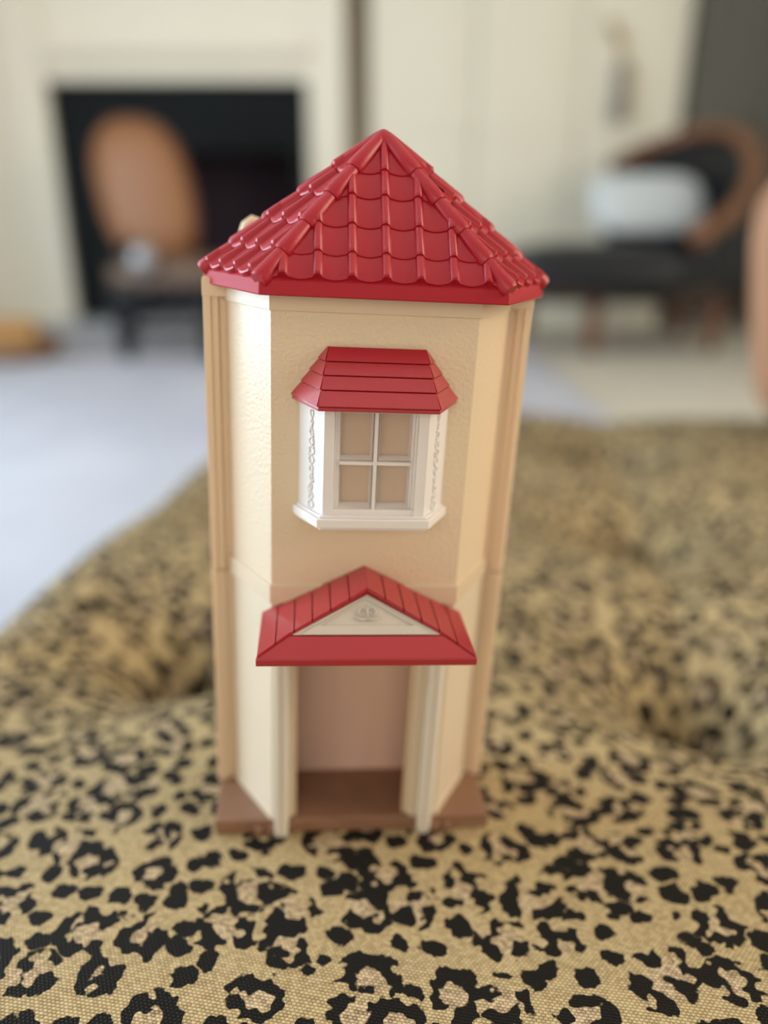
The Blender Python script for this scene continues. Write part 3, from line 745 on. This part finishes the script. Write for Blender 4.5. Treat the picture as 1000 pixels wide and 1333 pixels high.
# bay canopy: hipped, four courses of planks on each face
b0 = [Vector((BX - .0475, 0, .3158)), Vector((BX - .0330, -.0302, .3158)), Vector((BX + .0330, -.0302, .3158)), Vector((BX + .0475, 0, .3158))]
t0 = [Vector((BX - .0275, 0, .3438)), Vector((BX - .0272, -.0022, .3438)), Vector((BX + .0272, -.0022, .3438)), Vector((BX + .0275, 0, .3438))]
bm = NB(); lo = [p + Vector((0, 0, -.0022)) for p in b0]
solid(bm, lo + [p - Vector((0, 0, .0006)) for p in b0] + [p - Vector((0, 0, .0008)) for p in t0], [(3, 2, 1, 0), (0, 1, 5, 4), (1, 2, 6, 5), (2, 3, 7, 6), (4, 5, 9, 8), (5, 6, 10, 9), (6, 7, 11, 10), (8, 9, 10, 11), (0, 4, 8, 11, 7, 3)])
can = tp('bay_canopy', bm, 'red2', bayo, bev=.0002)
cuts = [0, .26, .50, .735, 1.0]
for f in range(3):
    nrm = (b0[f + 1] - b0[f]).cross(t0[f] - b0[f]).normalized()
    if nrm.z < 0: nrm = -nrm
    for a, b in zip(cuts, cuts[1:]):
        g_ = .010
        c4 = [b0[f].lerp(t0[f], a + (g_ if a else 0)), b0[f + 1].lerp(t0[f + 1], a + (g_ if a else 0)), b0[f + 1].lerp(t0[f + 1], b - g_ * .3), b0[f].lerp(t0[f], b - g_ * .3)]
        th = [.0011, .0011, .0004, .0004]
        bm = NB(); hi = [bm.verts.new(p + nrm * h) for p, h in zip(c4, th)]; lw = [bm.verts.new(p - nrm * .0006) for p in c4]
        bm.faces.new(hi); bm.faces.new(lw[::-1])
        for j in range(4): bm.faces.new((hi[j], hi[(j + 1) % 4], lw[(j + 1) % 4], lw[j]))
        tp('plank', bm, 'red2', can, bev=.00012) if 0 else tp('canopy_plank', bm, 'red2', bayo, bev=.00012)

# ---- main roof: hipped, moulded pantiles
RX = 0.0035
EY = -0.0112; ZT, ZL = 0.3785, 0.3708
ev = [Vector((RX - .1020, .086, ZT)), Vector((RX - .1035, .050, ZT)), Vector((RX - .0672, EY, ZT)), Vector((RX + .0672, EY, ZT)), Vector((RX + .1035, .050, ZT)), Vector((RX + .1020, .086, ZT))]
apex = Vector((RX + .0002, .050, .4565))
bm = NB(); cen = Vector((RX, .04, 0))
lowv = [bm.verts.new((p.x + (p.x - RX) * .004, p.y - (.0012 if p.y < 0 else 0), ZL)) for p in ev]; hiv = [bm.verts.new(p) for p in ev]; ap = bm.verts.new(apex)
n = len(ev)
bm.faces.new(lowv[::-1])
for j in range(n):
    bm.faces.new((lowv[j], lowv[(j + 1) % n], hiv[(j + 1) % n], hiv[j])); bm.faces.new((hiv[j], hiv[(j + 1) % n], ap))
roof = tp('roof', bm, 'red_eave', bev=.0008)
TWD = 0.01835
def tile_face(A, B, name='roof_tile', rib0=None, step=.0015, dip=.0012):
    """lay pantiles on the triangle A-B-apex (A left, B right seen from outside)"""
    mid = (A + B) / 2; U = (B - A).normalized(); nrm = U.cross(apex - mid).normalized()
    if nrm.z < 0: nrm = -nrm
    V = nrm.cross(U).normalized()
    if V.z < 0: V = -V
    H_ = (apex - A).dot(V); half = (B - A).length / 2; ax = (apex - mid).dot(U)
    rows = [0.022, 0.175, 0.36, 0.555, 0.725, 0.90]
    hipA = (apex - A); hipB = (apex - B)
    kmin = int(-half / TWD) - 2
    ph = rib0 if rib0 is not None else 0.0
    for r_ in range(5):
        v0, v1 = rows[r_] * H_, rows[r_ + 1] * H_ + .0035
        for kk in range(kmin, -kmin + 1):
            u0 = kk * TWD + ph                                    # rib centred on u0, pan to its right
            NU = 20; bm = NB(); top_, bot_, mids = [], [], []
            prof = []
            for i in range(NU + 1):
                f = i / NU; u = u0 - .0025 + f * TWD
                d_ = (u - u0) / .0025
                if abs(d_) <= 1: h = .0005 + .0029 * math.sqrt(max(0, 1 - d_ * d_)) ** 1.0
                else:
                    g_ = (u - (u0 + .0025)) / (TWD - .0050); h = .0005 * (1 - math.sin(math.pi * g_)) 
                sag = -dip * math.sin(math.pi * max(0, min(1, (u - u0 - .0025) / (TWD - .0050)))) if d_ > 1 else 0.0007 * max(0, 1 - d_ * d_)
                prof.append((u, h, sag))
            LV = [(0, 0.0, -.0004), (0, .85, step * .75), (.05, 1, step), (1, 1, .0001)]
            grid = []
            for (t_, hk, lift) in LV:
                row = []
                for u, h, sag in prof:
                    v = v0 + (sag if t_ < .5 else 0) + (v1 - v0) * t_
                    row.append(bm.verts.new(mid + U * u + V * v + nrm * (h * hk * (1 if t_ < .5 else .75) + lift)))
                grid.append(row)
            for a, b in zip(grid, grid[1:]):
                for i in range(NU): bm.faces.new((a[i], a[i + 1], b[i + 1], b[i]))
            bot = [[bm.verts.new(mid + U * u + V * (v0 + (v1 - v0) * t_) + nrm * -.0010) for u, h, s_ in prof] for t_ in (0, 1)]
            for i in range(NU):
                bm.faces.new((grid[0][i + 1], grid[0][i], bot[0][i], bot[0][i + 1])); bm.faces.new((grid[-1][i], grid[-1][i + 1], bot[1][i + 1], bot[1][i]))
            for s_ in (0, NU):
                bm.faces.new([grid[q_][s_] for q_ in range(4)] + [bot[1][s_], bot[0][s_]])
            # cut at the hips
            for P0, hip, sg in ((A, hipA, 1), (B, hipB, -1)):
                pn = nrm.cross(hip).normalized()
                if pn.dot(mid - P0) < 0: pn = -pn
                bmesh.ops.bisect_plane(bm, geom=bm.verts[:] + bm.edges[:] + bm.faces[:], plane_co=P0 + pn * .0008, plane_no=-pn, clear_outer=True)
                if not bm.faces: break
                be = [e for e in bm.edges if len(e.link_faces) == 1]
                if be: bmesh.ops.holes_fill(bm, edges=be, sides=0)
            if len(bm.faces) < 6 or sum(f.calc_area() for f in bm.faces) < 6e-5:
                bm.free(); continue
            tp(name, bm, 'red', roof, auto=38)
tile_face(ev[2], ev[3])
tile_face(ev[1], ev[2], rib0=.0075, step=.0030, dip=.0024)
tile_face(ev[3], ev[4], rib0=-.0060, step=.0030, dip=.0024)
tile_face(ev[4], ev[5]); tile_face(ev[0], ev[1])
# hip tiles: stepped half rounds from eave to tip
for c, steps in ((ev[2], 5), (ev[3], 5), (ev[1], 5), (ev[4], 5)):
    dirv = (apex - c)
    cut = [0.0, 0.175, 0.36, 0.555, 0.745, .97] if steps == 5 else [0, .97]
    for i in range(steps):
        a = c + dirv * cut[i]; b = c + dirv * min(.985, cut[i + 1] + .03)
        r0 = .0056
        bm = NB(); tube(bm, [a + dirv.normalized() * (-.0006), a + dirv.normalized() * .0016, a.lerp(b, .5), b], [r0 * .84, r0, r0 * .86, r0 * .66], 14)
        tp('hip_tile', bm, 'red', roof, auto=50)
bm = NB(); lathe(bm, [(.0085, -.0105), (.0072, -.005), (.0052, -.0005), (.0028, .0022), (.0008, .0030)], 18, apex.x, apex.y)
for v in bm.verts: v.co.z += apex.z
tp('roof_cap', bm, 'red', roof, smooth=True)
# cream tab showing behind the left slope
bm = NB(); tube(bm, [(-.0790, .0885, .37), (-.0790, .0885, .398), (-.0772, .0885, .4035), (-.0735, .0885, .4065), (-.0690, .0885, .405), (-.066, .0885, .40), (-.066, .0885, .37)], .0038, 10)
tp('carry_loop', bm, 'strip', smooth=True)
